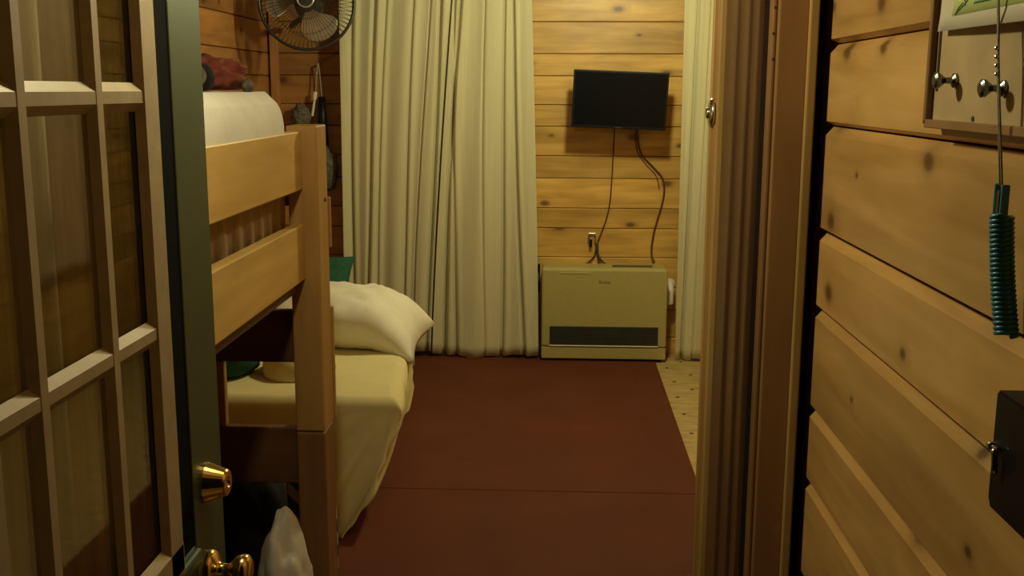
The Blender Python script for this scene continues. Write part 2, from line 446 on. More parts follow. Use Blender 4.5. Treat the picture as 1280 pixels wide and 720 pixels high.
# shaded groove painted as black strips between green stile and tan lite frame
FY0, FY1 = 0.958, 1.476
dpart('groove_shade_strip', 'groove_shade', FY1-0.01, GY1, GZ0, GZ1, DX0+0.004, DX1-0.002, 0)
dpart('groove_shade_strip', 'groove_shade', GY0, FY0+0.01, GZ0, GZ1, DX0+0.004, DX1-0.002, 0)
# tan lite frame and glazing bars: bevelled profile standing proud of the glass
GX = -0.569
def bar(name, axis, c, half_base, half_front, a, b, front):
    bm = bmesh.new(); base = GX+0.001
    prof = [(base, -half_base), (front, -half_front), (front, half_front), (base, half_base)]
    ends = []
    for t in (a, b):
        ends.append([bm.verts.new((x-DX0, (c+o if axis == 'z' else t)-DY0, (t if axis == 'z' else c+o))) for x, o in prof])
    for i in range(4):
        j = (i+1) % 4; bm.faces.new((ends[0][i], ends[0][j], ends[1][j], ends[1][i]))
    bm.faces.new(ends[0]); bm.faces.new(ends[1][::-1])
    return mesh_obj(name, bm, 'muntin', dr)
bar('lite_frame', 'z', FY1-0.026, 0.034, 0.024, GZ0, GZ1, -0.557)
bar('lite_frame', 'z', FY0+0.018, 0.028, 0.018, GZ0, GZ1, -0.557)
bar('lite_frame', 'y', GZ0+0.022, 0.034, 0.020, FY0, FY1, -0.557)
bar('lite_frame', 'y', GZ1-0.018, 0.028, 0.018, FY0, FY1, -0.557)
vy = [1.096, 1.287]; hz = [1.362, 1.688]
for y in vy: bar('glazing_bar', 'z', y, 0.019, 0.0085, GZ0+0.03, GZ1-0.03, -0.5585)
for z in hz: bar('glazing_bar', 'y', z, 0.019, 0.0075, FY0+0.02, FY1-0.03, -0.5590)
ys = [FY0+0.026]+vy+[FY1-0.032]; zs = [GZ0+0.03]+hz+[GZ1-0.028]
for i in range(3):
    for j in range(3):
        dpart('pane', 'glass', ys[i], ys[i+1], zs[j], zs[j+1], GX-0.003, GX, 0)
# raised panel moulding under the glass
def panel_ring(y0, y1, z0, z1):
    bm = bmesh.new()
    tube(bm, [(DX1-DX0+0.002, y0-DY0, z0), (DX1-DX0+0.002, y1-DY0, z0), (DX1-DX0+0.002, y1-DY0, z1), (DX1-DX0+0.002, y0-DY0, z1)], 0.013, 10, closed=True)
    return mesh_obj('panel_moulding', bm, 'green_paint', dr, smooth=True)
panel_ring(1.03, 1.44, 0.20, 0.925)
dpart('panel_moulding', 'green_paint', GY0, GY1, GZ0-0.028, GZ0-0.002, DX1-0.004, DX1+0.012, 0.006)
# deadbolt and knob
db = bmesh.new(); lathe(db, [(0.033, 0.0), (0.033, 0.004), (0.022, 0.034), (0.020, 0.037), (0.010, 0.037), (0.009, 0.034)], axis='x', sides=32)
mesh_obj('deadbolt', db, 'brass', dr, (DX1-DX0, 1.622-DY0, 1.068), smooth=False)
kb = bmesh.new(); lathe(kb, [(0.034, 0.0), (0.034, 0.003), (0.028, 0.010), (0.016, 0.013), (0.012, 0.018), (0.011, 0.030), (0.014, 0.036), (0.024, 0.044), (0.027, 0.054), (0.026, 0.062), (0.019, 0.068), (0.008, 0.069)], axis='x', sides=32)
mesh_obj('door_knob', kb, 'brass', dr, (DX1-DX0, 1.622-DY0, 0.915), smooth=True)
for z in (0.3, 1.1, 1.9):
    bm = bmesh.new(); lathe(bm, [(0.007, -0.045), (0.007, 0.045)], sides=10); mesh_obj('hinge', bm, 'brass', dr, (0.05, -0.008, z))
# drape fixed to the room side of the door
def drape(u, v):
    y = FY0-0.02+u*(FY1-FY0+0.06); z = 0.93+v*1.15
    return (DX0-0.018+0.007*math.sin(y*75+0.8*math.sin(v*3))+0.005*math.sin(y*31+1.3), y, z)
bm = grid(bmesh.new(), drape, 140, 6)
dc = mesh_obj('door_drape', bm, 'doorcurtain', None, smooth=True); solidify(dc, 0.002)
tag(dc, 'brown drape hanging behind the panes of the glazed door', 'curtain')

# ------------------------------------------------------------------ bunk bed
bk = thing('bunk_bed', 'yellow pine bunk bed with thick guard rails and square posts', 'bunk bed', (-0.74, 3.1, 0))
BX, BY = -0.74, 3.1
def bb(name, mat, x, y, z, L, ax, wy, wz, bev=0.004): return beam(name, mat, bk, (x-BX, y-BY, z), L, ax, wy, wz, bev)
PX = -0.742
for (px_, py_) in ((PX, 3.115), (-1.72, 3.115), (PX, 1.145), (-1.72, 1.145)):
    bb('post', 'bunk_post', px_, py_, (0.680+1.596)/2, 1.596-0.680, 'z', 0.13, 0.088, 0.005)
    bb('lower_post', 'bunk_lower_shaded', px_, py_, 0.339, 0.676, 'z', 0.13, 0.088, 0.006)
for x in (-0.760, -1.705):
    bb('guard_rail', 'bunk', x, 2.13, (1.412+1.580)/2, 1.84, 'y', 0.036, 0.168)
    bb('side_rail', 'bunk', x, 2.13, (1.148+1.312)/2, 1.84, 'y', 0.036, 0.164)
    bb('ledger', 'bunk_shaded', x-0.03 if x > -1 else x+0.03, 2.13, 1.135, 1.84, 'y', 0.05, 0.05)
for y in (3.10, 1.16):
    bb('end_board', 'bunk_shaded', -1.231, y, (0.885+1.046)/2, 0.89, 'x', 0.03, 0.161)
    bb('end_board', 'bunk_shaded', -1.231, y, 1.44, 0.89, 'x', 0.03, 0.16)
    bb('end_board', 'bunk_shaded', -1.231, y, (0.50+0.680)/2, 0.89, 'x', 0.03, 0.18)
bb('end_stile', 'bunk_post', -1.026, 3.10, 0.782, 0.205, 'z', 0.03, 0.03)
bb('end_cleat', 'bunk_post', -0.715, 3.19, 1.30, 0.155, 'z', 0.02, 0.045)
bb('end_cleat', 'bunk_post', -0.72, 3.19, 0.86, 0.36, 'z', 0.02, 0.055)
bm = bmesh.new(); lathe(bm, [(0.006, 0), (0.006, 0.003)], axis='x', sides=12); mesh_obj('bolt', bm, 'ink_dark', bk, (PX+0.044-BX, 3.14-BY, 1.375))
slat_bm = box(bmesh.new(), -0.45, 0.45, -0.035, 0.035, -0.01, 0.01, 0.002, 1); slat_me = bpy.data.meshes.new('slat'); slat_bm.to_mesh(slat_me); slat_bm.free(); slat_me.materials.append(M['bunk'])
for i in range(11):
    link('slat', slat_me, bk, (-1.2325-BX, 1.3+0.17*i-BY, 1.17))
# upper mattress and bedding
um = thing('upper_mattress', 'mattress with rumpled tan skirt in the upper bunk behind the guard rail', 'mattress', (-1.235, 2.13, 1.18))
boxo('mattress_core', 'tan_cloth', um, -0.43, 0.43, -0.88, 0.90, 0.002, 0.285, 0.04, 4)
def skirt(u, v):
    y = -0.88+u*1.79; z = 0.03+v*0.24
    return (0.440+0.008*math.sin(y*60+1.5*math.sin(y*9)+v*1.2)*(1-0.5*v), y, z)
sk = mesh_obj('skirt', grid(bmesh.new(), skirt, 160, 6), 'tan_cloth', um, smooth=True); solidify(sk, 0.002)
def comforter():
    bm = bmesh.new(); bmesh.ops.create_cube(bm, size=2.0)
    bmesh.ops.subdivide_edges(bm, edges=bm.edges, cuts=18, use_grid_fill=True)
    sx, sy, sz, r = 0.445, 0.875, 0.1125, 0.10
    for v in bm.verts:
        p = Vector((v.co.x*sx, v.co.y*sy, v.co.z*sz))
        c = Vector((max(-sx+r*0.5, min(sx-r*0.5, p.x)), max(-sy+r, min(sy-r, p.y)), max(-sz+r, min(sz-r, p.z))))
        d = p-c
        if d.length > 1e-6:
            rr = Vector((r*0.5, r, r))
            e = Vector((d.x/rr.x, d.y/rr.y, d.z/rr.z)); m = max(abs(e.x), abs(e.y), abs(e.z)); k = m/e.length if e.length else 1
            p = c+Vector((d.x*k, d.y*k, d.z*k))
        p.z += 0.004*fn3(p, 9, 3.0)*(1 if p.z > 0 else 0)
        v.co = p
    return bm
cf = mesh_obj('comforter', comforter(), 'white_cloth', None, (-1.19, 2.085, 1.466+0.1125), smooth=True)
tag(cf, 'thick white comforter lying on the upper bunk mattress', 'comforter')
# clutter on the upper bunk
rj = lump('folded_jacket', 'red_cloth', None, (-0.93, 2.80, 1.729), (0.105, 0.11, 0.052), 2.0, 0.3, 2.4, flat=0.034)
tag(rj, 'crumpled dark red jacket on top of the white comforter', 'jacket')
cap = thing('knit_cap', 'black knit cap with grey rim lying against the red jacket', 'cap', (-0.880, 2.60, 1.726))
lump('crown', 'black_cloth', cap, (0, 0, 0), (0.040, 0.05, 0.036), 5.0, 0.12, 2.0, sub=3, flat=0.033)
bm = bmesh.new(); tube(bm, [(0.028*math.cos(a), -0.038-0.002*math.sin(a), 0.004+0.024*math.sin(a)) for a in [2*PI*k/28 for k in range(28)]], 0.005, 8, closed=True)
mesh_obj('rim', bm, 'grey_cloth', cap, smooth=True)
sk2 = lump('rolled_sock', 'grey_cloth', None, (-0.812, 2.78, 1.706), (0.016, 0.03, 0.018), 8.0, 0.15, 2.0, sub=3, flat=0.015)
tag(sk2, 'small grey rolled sock near the comforter edge', 'sock')

# ------------------------------------------------------------------ things stored on the floor under the bunk
o = lump('duffel_bag', 'black_cloth', None, (-1.22, 3.42, 0.225), (0.30, 0.17, 0.25), 1.0, 0.10, 1.6, flat=0.21, power=0.75)
tag(o, 'big black duffel bag on the floor between the bunk and the cream bed', 'bag')
o = lump('dark_bag', 'black_cloth', None, (-1.16, 2.58, 0.29), (0.20, 0.22, 0.34), 1.0, 0.18, 1.8, flat=0.275)
tag(o, 'tall lumpy black bag on the floor under the bunk', 'bag')
o = lump('dark_jacket', 'brown_cloth', None, (-0.95, 2.10, 0.27), (0.12, 0.14, 0.30), 4.0, 0.25, 2.3, flat=0.255)
tag(o, 'crumpled dark brown jacket beside the tall black bag under the bunk', 'jacket')
o = lump('white_sack', 'bag_white', None, (-0.80, 2.92, 0.21), (0.075, 0.11, 0.24), 6.0, 0.20, 1.8, flat=0.205)
tag(o, 'off-white cloth sack with rounded top beside the bunk post', 'sack')
def towel(u, v):
    return (-0.90+u*0.16, 3.36+0.015*math.sin(v*5), 0.02+v*0.43+0.01*math.sin(u*9))
o = mesh_obj('striped_towel', grid(bmesh.new(), towel, 20, 16), 'striped', None, smooth=True); solidify(o, 0.02)
tag(o, 'dark folded towel with pale slanting stripes beside the duffel bag', 'towel')

# ------------------------------------------------------------------ single bed behind the bunk
bd = thing('single_bed', 'low single bed with a cream sheet draped to the floor', 'bed', (-1.2, 4.7, 0))
boxo('bed_base', 'bunk_shaded', bd, -0.48, 0.30, -0.62, 0.80, 0.0, 0.26, 0.01)
boxo('mattress', 'sheet', bd, -0.52, 0.40, -0.66, 0.85, 0.261, 0.485, 0.06, 4)
def topx(Y): return -0.602-0.11*max(0.0, Y-4.0)
def sheet_pt(u, v):
    """u across (0 wall side .. 1 hem), v along (0 near end hem .. 1 far end)"""
    NE = 0.28
    Y = 4.02+max(0, (v-NE))/(1-NE)*1.56
    drop = max(0.0, (NE-v)/NE)
    xr = topx(Y); s = 0.0
    if u < 0.5:
        X = -1.72+(u/0.5)**0.8*(xr-0.06+1.72); z = 0.512+0.006*fn3((X, Y, 0), 5, 2.0)
    else:
        s = (u-0.5)/0.5
        if s < 0.16:
            a = s/0.16*PI/2
            X = xr-0.06+0.06*math.sin(a); z = 0.512-0.06*(1-math.cos(a))
        else:
            t = (s-0.16)/0.84
            X = xr-(xr+0.80)*t*(0.5+0.5*t); z = 0.452-0.442*t
        t = max(0.0, (s-0.10)/0.9)
        fold = math.sin((Y+0.75*t)*2*PI/0.40+0.8*math.sin(Y*3.1))+0.55*math.sin((Y+0.85*t)*2*PI/0.19+1.0)
        X += 0.020*t**0.7*(1-0.45*t)*fold
    if drop > 0:
        # near end: rounds over, hangs down, and its free corner sweeps in towards the hem and out along the floor
        a = min(1.0, drop/0.25)*PI/2
        ed = max(0.0, (drop-0.25)/0.75)
        zd = 0.512-0.06*(1-math.cos(a))-0.442*ed
        lim = xr-(xr+0.815)*ed*(0.7+0.3*ed)
        if u < 0.5: X = -1.72+(X+1.72)*(lim+1.72)/(xr+1.72)
        else: X = min(X, lim)
        z = min(z, zd)
        h = max(0.0, (0.452-z)/0.442)
        side = max(0.0, min(1.0, (X+1.15)/0.3))
        ang = math.atan2(max(0.0, -0.60-X), 0.56-z)
        Y -= 0.06*math.sin(a)+0.20*h*side
        Y += 0.030*side*h**0.6*math.sin(ang*17+0.7)+0.012*side*h*math.sin(ang*41)
    return (X+1.2, Y-4.7, z)
sh = mesh_obj('draped_sheet', grid(bmesh.new(), sheet_pt, 120, 120), 'sheet', bd, smooth=True); solidify(sh, 0.004)
# big white pillow hanging over the corner
pm = pillow_mesh(0.74, 0.52, 0.25, 3.0, 0.02)
for v in pm.verts:
    x, y, z = v.co
    if x > 0.12: z -= 0.95*(x-0.12)**1.5*(1.0 if y > -0.5 else 0.7); 
    v.co = (x, y, z)
pw = mesh_obj('pillow', pm, 'pillow', None, (-0.985, 4.90, 0.645), (math.radians(8), math.radians(3), math.radians(-4)), smooth=True)
tag(pw, 'plump white pillow drooping over the edge of the cream bed', 'pillow')
gp = mesh_obj('green_pillow', pillow_mesh(0.58, 0.40, 0.16, 7.0), 'green_cloth', None, (-1.36, 5.42, 0.66), (math.radians(55), 0, math.radians(4)), smooth=True)
tag(gp, 'dark green pillow propped upright behind the white pillow', 'pillow')
g2 = lump('green_bundle', 'green_cloth', None, (-1.43, 4.30, 0.585), (0.17, 0.14, 0.085), 3.0, 0.08, 1.5, flat=0.06, power=0.7)
tag(g2, 'folded dark green blanket on the near end of the cream bed', 'blanket')
g3 = lump('cream_bundle', 'sheet', None, (-1.10, 4.36, 0.535), (0.15, 0.2, 0.125), 12.0, 0.08, 1.2, flat=0.018)
tag(g3, 'bunched cream bedding heaped beside the folded green blanket', 'bedding')

# ------------------------------------------------------------------ curtains
def curtain(name, label, xt, xb, y, zb, creases, seed, hem=0.010, zt=2.496, wave=3.0):
    """xt/xb: (left, right) edges at the top and bottom; creases: (centre 0..1 at top, at bottom, width, depth)"""
    th = thing(name, label, 'curtain', ((xb[0]+xb[1])/2, y, 0.0), group=None)
    cx = (xb[0]+xb[1])/2
    def f(u, v):
        k = v**1.3
        xl = xb[0]+(xt[0]-xb[0])*k; xr = xb[1]+(xt[1]-xb[1])*k
        x = xl+u*(xr-xl)
        d = 0.020+0.014*math.sin(u*wave*2*PI+seed+0.9*math.sin(v*2.3+seed))*(1.25-0.5*v)
        for (ct, cb, wd, dp) in creases:
            c = cb+(ct-cb)*v+0.012*math.sin(v*5+ct*20)
            q = (u-c)/wd
            d -= dp*(0.8+0.5*(1-v))*math.exp(-q*q)
            d += dp*0.35*math.exp(-((q-2.4)/1.8)**2)
        d += 0.0005*math.sin(u*61+seed+1.2*math.sin(v*2.1))
        flare = 0.03*(1-v)**6
        z = zb+v*(zt-zb)+(hem*math.sin(u*6+seed)+hem*0.5*math.sin(u*23+seed))*(1-v)**4
        return (x-cx, -d-flare, z)
    o = mesh_obj('panel', grid(bmesh.new(), f, 220, 36), 'curtain', th, smooth=True); solidify(o, 0.003)
    return th
cl = curtain('curtain', 'long cream curtain panel hanging behind the bed pillow beside the corner', (-1.355, -0.64), (-1.365, -0.812), 6.67, 0.04,
    [(0.11, 0.10, 0.016, 0.030), (0.34, 0.24, 0.020, 0.030), (0.42, 0.36, 0.012, 0.018), (0.67, 0.66, 0.014, 0.024), (0.80, 0.80, 0.008, 0.012), (0.90, 0.96, 0.018, 0.036)], 1.0, wave=3.4)
cr_ = curtain('curtain', 'long cream curtain panel flaring on the floor beside the heater', (-0.635, -0.185), (-0.80, -0.118), 6.66, 0.020,
    [(0.10, 0.10, 0.020, 0.040), (0.02, 0.22, 0.016, 0.024), (0.40, 0.48, 0.014, 0.010), (0.67, 0.64, 0.016, 0.026), (0.75, 0.86, 0.014, 0.032)], 2.2, wave=2.0)
ce = curtain('curtain', 'narrow cream curtain panel between the heater and the door jamb', (0.745, 1.05), (0.755, 1.02), 6.67, 0.014,
    [(0.30, 0.15, 0.03, 0.025), (0.55, 0.40, 0.02, 0.012), (0.85, 0.85, 0.03, 0.03)], 4.0, wave=1.5)
rc = curtain('curtain', 'short tan curtain over the window on the right bedroom wall', (-0.42, 0.42), (-0.44, 0.44), 0.0, 0.72,
    [(0.2, 0.2, 0.02, 0.03), (0.45, 0.43, 0.02, 0.03), (0.62, 0.65, 0.02, 0.02), (0.84, 0.84, 0.02, 0.03)], 5.0, zt=2.35, wave=4)
rc.location = (1.545, 5.52, 0); rc.rotation_euler = (0, 0, -PI/2); rc.children[0].data.materials[0] = M['doorcurtain']
for x0, x1, lab in ((-1.55, -0.12, 'dark curtain rod above the wide pair of curtains'), (0.62, 1.2, 'short curtain rod above the narrow curtain')):
    rd = thing('curtain_rod', lab, 'curtain rod', ((x0+x1)/2, 6.66, 2.51))
    L = x1-x0
    bm = bmesh.new(); tube(bm, [(-L/2, 0, 0), (L/2, 0, 0)], 0.011, 12); mesh_obj('rod', bm, 'fan_dark', rd)
    for s in (-1, 1):
        bm = bmesh.new(); tube(bm, [(s*(L/2-0.04), 0, 0), (s*(L/2-0.04), 0.14, 0)], 0.008, 8); mesh_obj('bracket', bm, 'fan_dark', rd)
        bm = bmesh.new(); lathe(bm, [(0.008, -0.02), (0.02, 0), (0.008, 0.02)], axis='x', c=(s*(L/2+0.012), 0, 0), sides=12); mesh_obj('finial', bm, 'fan_dark', rd)

# ------------------------------------------------------------------ television
tv = thing('television', 'small flat black television on the pine wall above the heater', 'television', (0.362, 6.530, 1.638), (math.radians(4), math.radians(2.2), math.radians(-1)))
W2, H2 = 0.286, 0.172
hs = boxo('housing', 'black', tv, -W2, W2, 0.0, 0.035, -H2, H2, 0.004)
boxo('screen', 'screen', tv, -W2+0.012, W2-0.012, -0.0012, 0.004, -H2+0.018, H2-0.012)
boxo('rear_cover', 'black', tv, -0.18, 0.18, 0.035, 0.06, -0.10, 0.09, 0.008)
boxo('bezel_badge', 'heater_dark', hs, -0.02, 0.02, -0.0022, 0.0, -H2+0.005, -H2+0.011)
boxo('wall_bracket', 'black', tv, -0.05, 0.05, 0.06, 0.262, -0.05, 0.05, 0.004)

# ------------------------------------------------------------------ heater
ht = thing('gas_heater', 'beige wall gas heater with dark louvred grille standing on the floor', 'heater', (0.294, 6.555, 0.0))
boxo('body', 'heater', ht, -0.388, 0.388, 0.018, 0.215, 0.02, 0.602, 0.012, 3)
fpn = boxo('front_panel', 'heater', ht, -0.393, 0.393, 0.0, 0.03, 0.10, 0.598, 0.012, 3)
boxo('lower_panel', 'heater', ht, -0.393, 0.393, 0.003, 0.03, 0.02, 0.096, 0.006, 2)
boxo('base', 'black', ht, -0.37, 0.37, 0.03, 0.20, 0.0, 0.02)
gr = boxo('grille_recess', 'heater_dark', ht, -0.342, 0.342, -0.0015, 0.006, 0.113, 0.232, 0.001, 1)
bm = bmesh.new()
for i in range(14):
    z = 0.120+i*0.0081
    box(bm, -0.338, 0.338, -0.006, 0.0, z, z+0.003)
lv = mesh_obj('louvres', bm, 'heater_dark', gr); lv['kind'] = 'stuff'
boxo('trim_line', 'white_plastic', ht, -0.345, 0.345, -0.004, 0.004, 0.102, 0.109, 0.002, 1)
boxo('grille_badge', 'steel_dark', gr, -0.115, -0.095, -0.0085, -0.004, 0.175, 0.212)
boxo('control_strip', 'heater_dark', ht, 0.05, 0.30, 0.07, 0.13, 0.6015, 0.606, 0.001, 1)
boxo('top_ridge', 'heater', fpn, -0.28, -0.10, -0.003, 0.006, 0.566, 0.576, 0.003)
def text_mesh(name, body, size, mat, parent, loc, rot, depth=0.0006):
    cu = bpy.data.curves.new(name, 'FONT'); cu.body = body; cu.size = size; cu.extrude = depth; cu.align_x = 'CENTER'; cu.align_y = 'CENTER'
    tmp = bpy.data.objects.new('tmp_text', cu); COL.objects.link(tmp)
    bpy.context.view_layer.update()
    dg = bpy.context.evaluated_depsgraph_get()
    me = bpy.data.meshes.new_from_object(tmp.evaluated_get(dg))
    bpy.data.objects.remove(tmp); bpy.data.curves.remove(cu)
    me.materials.clear(); me.materials.append(M[mat])
    return link(name, me, parent, loc, rot)
text_mesh('logo_lettering', 'Rinnai', 0.030, 'ink_dark', fpn, (0.0, -0.0006, 0.515), (PI/2, 0, 0))
# white flue pipe at its right side, black box at its left
fp = thing('flue_pipe', 'pale flue pipe elbow on the wall at the right side of the heater', 'pipe', (0.722, 6.74, 0.45))
bm = bmesh.new(); tube(bm, smooth_path([(0, 0.06, 0.02), (0, 0.0, 0.02), (0, -0.03, -0.02), (0, -0.03, -0.10)], 5), 0.022, 12); mesh_obj('elbow', bm, 'white_plastic', fp, smooth=True)
bm = bmesh.new(); lathe(bm, [(0.034, 0.052), (0.034, 0.06)], axis='y', c=(0, 0, 0.02)); mesh_obj('flange', bm, 'white_plastic', fp)
bx = thing('power_box', 'small black power box with pale label on the wall left of the heater', 'power box', (-0.125, 6.80, 0.50))
boxo('case', 'black', bx, -0.045, 0.010, -0.02, 0.0, -0.09, 0.09, 0.004)
boxo('label_plate', 'grey_cloth', bx, -0.03, 0.004, -0.0215, -0.02, -0.02, 0.03)
# cables
def cable(label, pts, r=0.0045, mat='cable'):
    bm = bmesh.new(); tube(bm, smooth_path(pts, 8), r, 8)
    return tag(mesh_obj('cable', bm, mat, None, smooth=True), label, 'cable')
cable('thin cable dropping straight from the television to the plug beside the wall hook',
      [(0.346, 6.74, 1.50), (0.346, 6.785, 1.414), (0.336, 6.79, 1.137), (0.328, 6.79, 1.0), (0.306, 6.79, 0.882), (0.253, 6.785, 0.735)], 0.0042)
cable('dark red cable looping from the television to the right end of the heater top',
      [(0.491, 6.74, 1.50), (0.491, 6.785, 1.415), (0.522, 6.79, 1.30), (0.600, 6.79, 1.215), (0.660, 6.79, 1.14), (0.666, 6.79, 1.02), (0.614, 6.79, 0.808), (0.600, 6.785, 0.67), (0.62, 6.76, 0.612)], 0.006)
cable('second thin cable crossing beside the dark red cable loop',
      [(0.478, 6.74, 1.50), (0.480, 6.792, 1.40), (0.497, 6.796, 1.31), (0.550, 6.796, 1.235), (0.615, 6.796, 1.165), (0.640, 6.796, 1.08)], 0.003)
pl = thing('cable_plug', 'dark plug where several cables split above the heater', 'plug', (0.250, 6.785, 0.705))
boxo('plug_body', 'ink_dark', pl, -0.011, 0.011, -0.015, 0.013, -0.025, 0.025, 0.004)
cable('black cable curving from the split plug to the heater controls', [(0.252, 6.785, 0.685), (0.262, 6.78, 0.645), (0.295, 6.77, 0.605), (0.345, 6.75, 0.580)], 0.007, 'ink_dark')
cable('thin cable curving from the split plug behind the heater to the left', [(0.245, 6.785, 0.685), (0.230, 6.785, 0.640), (0.180, 6.78, 0.595), (0.105, 6.76, 0.575)], 0.0045)
cable('thin cable hanging straight from the split plug behind the heater', [(0.250, 6.785, 0.685), (0.258, 6.785, 0.630), (0.268, 6.78, 0.560)], 0.004)
hk = thing('wall_hook', 'small shiny bracket with black keys on the pine wall above the heater', 'hook', (0.217, 6.80, 0.765))
hpl = boxo('plate', 'chrome', hk, -0.022, 0.022, -0.012, 0.0, 0.012, 0.030, 0.003)
for s in (-1, 1):
    bm = bmesh.new(); tube(bm, smooth_path([(s*0.016, -0.004, 0.012), (s*0.022, -0.02, 0.0), (s*0.022, -0.03, -0.012), (s*0.018, -0.03, -0.004)], 4), 0.004, 8); mesh_obj('hook_arm', bm, 'steel_dark', hk, smooth=True)
boxo('key_fob', 'black', hk, -0.018, 0.002, -0.034, -0.018, -0.06, -0.008, 0.004)

# ------------------------------------------------------------------ wall fan
fn = thing('wall_fan', 'round wire cage fan with pale metal blades fixed in the corner above the curtain', 'fan', (-1.415, 6.05, 2.175), (math.radians(-6), 0, math.radians(8)))
RF = 0.262
def circ(r, y, n=56): return [(r*math.cos(2*PI*k/n), y, r*math.sin(2*PI*k/n)) for k in range(n)]
bm = bmesh.new(); tube(bm, circ(RF, 0.0), 0.009, 8, True); tube(bm, circ(RF*0.985, 0.03), 0.006, 8, True); mesh_obj('cage_rim', bm, 'fan_dark', fn, smooth=True)
def grill(name, sgn):
    bm = bmesh.new()
    for k in range(64):
        a = 2*PI*k/64
        pts = [(r*RF*math.cos(a), sgn*0.085*(1-(r)**2.4), r*RF*math.sin(a)) for r in (0.16, 0.45, 0.7, 0.88, 1.0)]
        tube(bm, pts, 0.0014, 4)
    for r in (0.4, 0.7): tube(bm, circ(r*RF, sgn*0.085*(1-r**2.4), 40), 0.0013, 4, True)
    o = mesh_obj(name, bm, 'fan_dark', fn); return o
grill('front_grill', -1); grill('rear_grill', 1)
bm = bmesh.new(); lathe(bm, [(0.010, -0.092), (0.040, -0.090), (0.044, -0.084), (0.040, -0.078)], axis='y'); cbd = mesh_obj('centre_badge', bm, 'fan_dark', fn)
bm = bmesh.new(); tube(bm, circ(0.044, -0.088, 40), 0.005, 8, True); mesh_obj('badge_ring', bm, 'alu', cbd, smooth=True)
bm = bmesh.new(); lathe(bm, [(0.05, -0.03), (0.055, 0.03), (0.075, 0.06), (0.078, 0.19), (0.06, 0.215)], axis='y'); mesh_obj('motor', bm, 'fan_dark', fn, smooth=True)
def blade_mesh():
    def f(u, v):
        r = 0.045+v*0.185
        half = 0.42+0.25*math.sin(v*PI*0.75)
        sweep = 0.30*v
        a = sweep+(u-0.5)*2*half*(1-0.12*v**6)
        rr = r - 0.03*(abs(u-0.5)*2)**3*v
        return (rr*math.sin(a), -0.045*(u-0.5)*1.2*(0.6+v*0.6), -rr*math.cos(a))
    bm = grid(bmesh.new(), f, 16, 12)
    bmesh.ops.recalc_face_normals(bm, faces=bm.faces)
    me = bpy.data.meshes.new('blade'); bm.to_mesh(me); bm.free()
    for p in me.polygons: p.use_smooth = True
    me.materials.append(M['alu']); return me
bme = blade_mesh()
for k in range(3):
    o = link('blade', bme, fn, (0, 0, 0), (0, math.radians(-10+120*k), 0)); solidify(o, 0.002)
bm = bmesh.new(); tube(bm, smooth_path([(0, 0.16, 0), (0, 0.30, -0.02), (-0.10, 0.50, -0.02), (-0.16, 0.70, -0.02)], 6), 0.018, 10); mesh_obj('wall_arm', bm, 'fan_dark', fn, smooth=True)

# ------------------------------------------------------------------ things hanging in the corner
um_ = thing('hanging_brush', 'long black brush with pale collar hanging by a cord in the corner', 'brush', (-1.52, 6.78, 1.85))
bm = bmesh.new(); lathe(bm, [(0.008, 0.0), (0.006, -0.05)], axis='y', c=(0, 0.02, 0), sides=10); mesh_obj('peg', bm, 'ink_dark', um_)
bm = bmesh.new(); tube(bm, smooth_path([(-0.022, -0.03, -0.19), (-0.012, -0.028, -0.08), (0, -0.028, 0.006), (0.010, -0.028, -0.08), (0.018, -0.03, -0.20)], 6), 0.004, 6); mesh_obj('cord', bm, 'cord', um_, smooth=True)
bm = bmesh.new(); tube(bm, [(-0.022, -0.035, -0.17), (-0.026, -0.035, -0.22)], 0.013, 10); mesh_obj('collar', bm, 'white_plastic', um_)
bm = bmesh.new(); tube(bm, [(-0.026, -0.035, -0.215), (-0.045, -0.035, -0.32)], 0.008, 10); mesh_obj('handle', bm, 'white_plastic', um_)
bm = bmesh.new(); tube(bm, [(0.018, -0.04, -0.20), (0.024, -0.04, -0.50)], lambda t: 0.024+0.01*t, 12); mesh_obj('brush_head', bm, 'black', um_, smooth=True)
gh = lump('wool_hat', 'grey_cloth', None, (-1.635, 6.735, 1.52), (0.06, 0.045, 0.085), 3.0, 0.2, 2.5)
tag(gh, 'grey woolly hat hanging in the corner behind the bunk post', 'hat')
gs = lump('grey_scarf', 'grey_cloth', None, (-1.495, 6.735, 1.20), (0.085, 0.045, 0.145), 11.0, 0.2, 2.0)
tag(gs, 'grey woollen scarf hanging below the black brush', 'scarf')

# ------------------------------------------------------------------ entry wall: pin board, paper, pins, cord, coil, lock box
pb = thing('pin_board', 'wood framed pin board on the pine wall beside the entry', 'pin board', (0.47, 1.14, 1.66))
BYH = 0.205
boxo('panel', 'cork', pb, -0.014, -0.001, -BYH+0.004, BYH-0.004, 0.006, 0.36)
for s, y in ((1, BYH), (-1, -BYH)):
    boxo('frame_side', 'casing', pb, -0.022, -0.001, y-0.005, y+0.005, 0.0, 0.366, 0.001, 1)
boxo('frame_rail', 'casing', pb, -0.022, -0.001, -BYH, BYH, -0.004, 0.006, 0.001, 1)
boxo('frame_rail', 'casing', pb, -0.022, -0.001, -BYH, BYH, 0.358, 0.368, 0.001, 1)
boxo('inner_dark_line', 'gap', pb, -0.0148, -0.0135, BYH-0.019, BYH-0.012, 0.04, 0.34)  # narrow dark line on the panel face along one frame side
bm = bmesh.new(); lathe(bm, [(0.003, -0.0152), (0.003, -0.0138)], axis='x', sides=10); mesh_obj('screw_hole', bm, 'ink_dark', pb, (0, 0.068, 0.010))
pp = thing('paper_sheet', 'pale printed paper in a clear sleeve pinned on the pin board', 'paper', (0.452, 1.14, 1.766))
def paper_x(y, z): return -0.003-0.010*max(0.0, (0.06-z)/0.06)**2*(0.35+0.65*math.sin((0.172-y)/0.34*2.6))
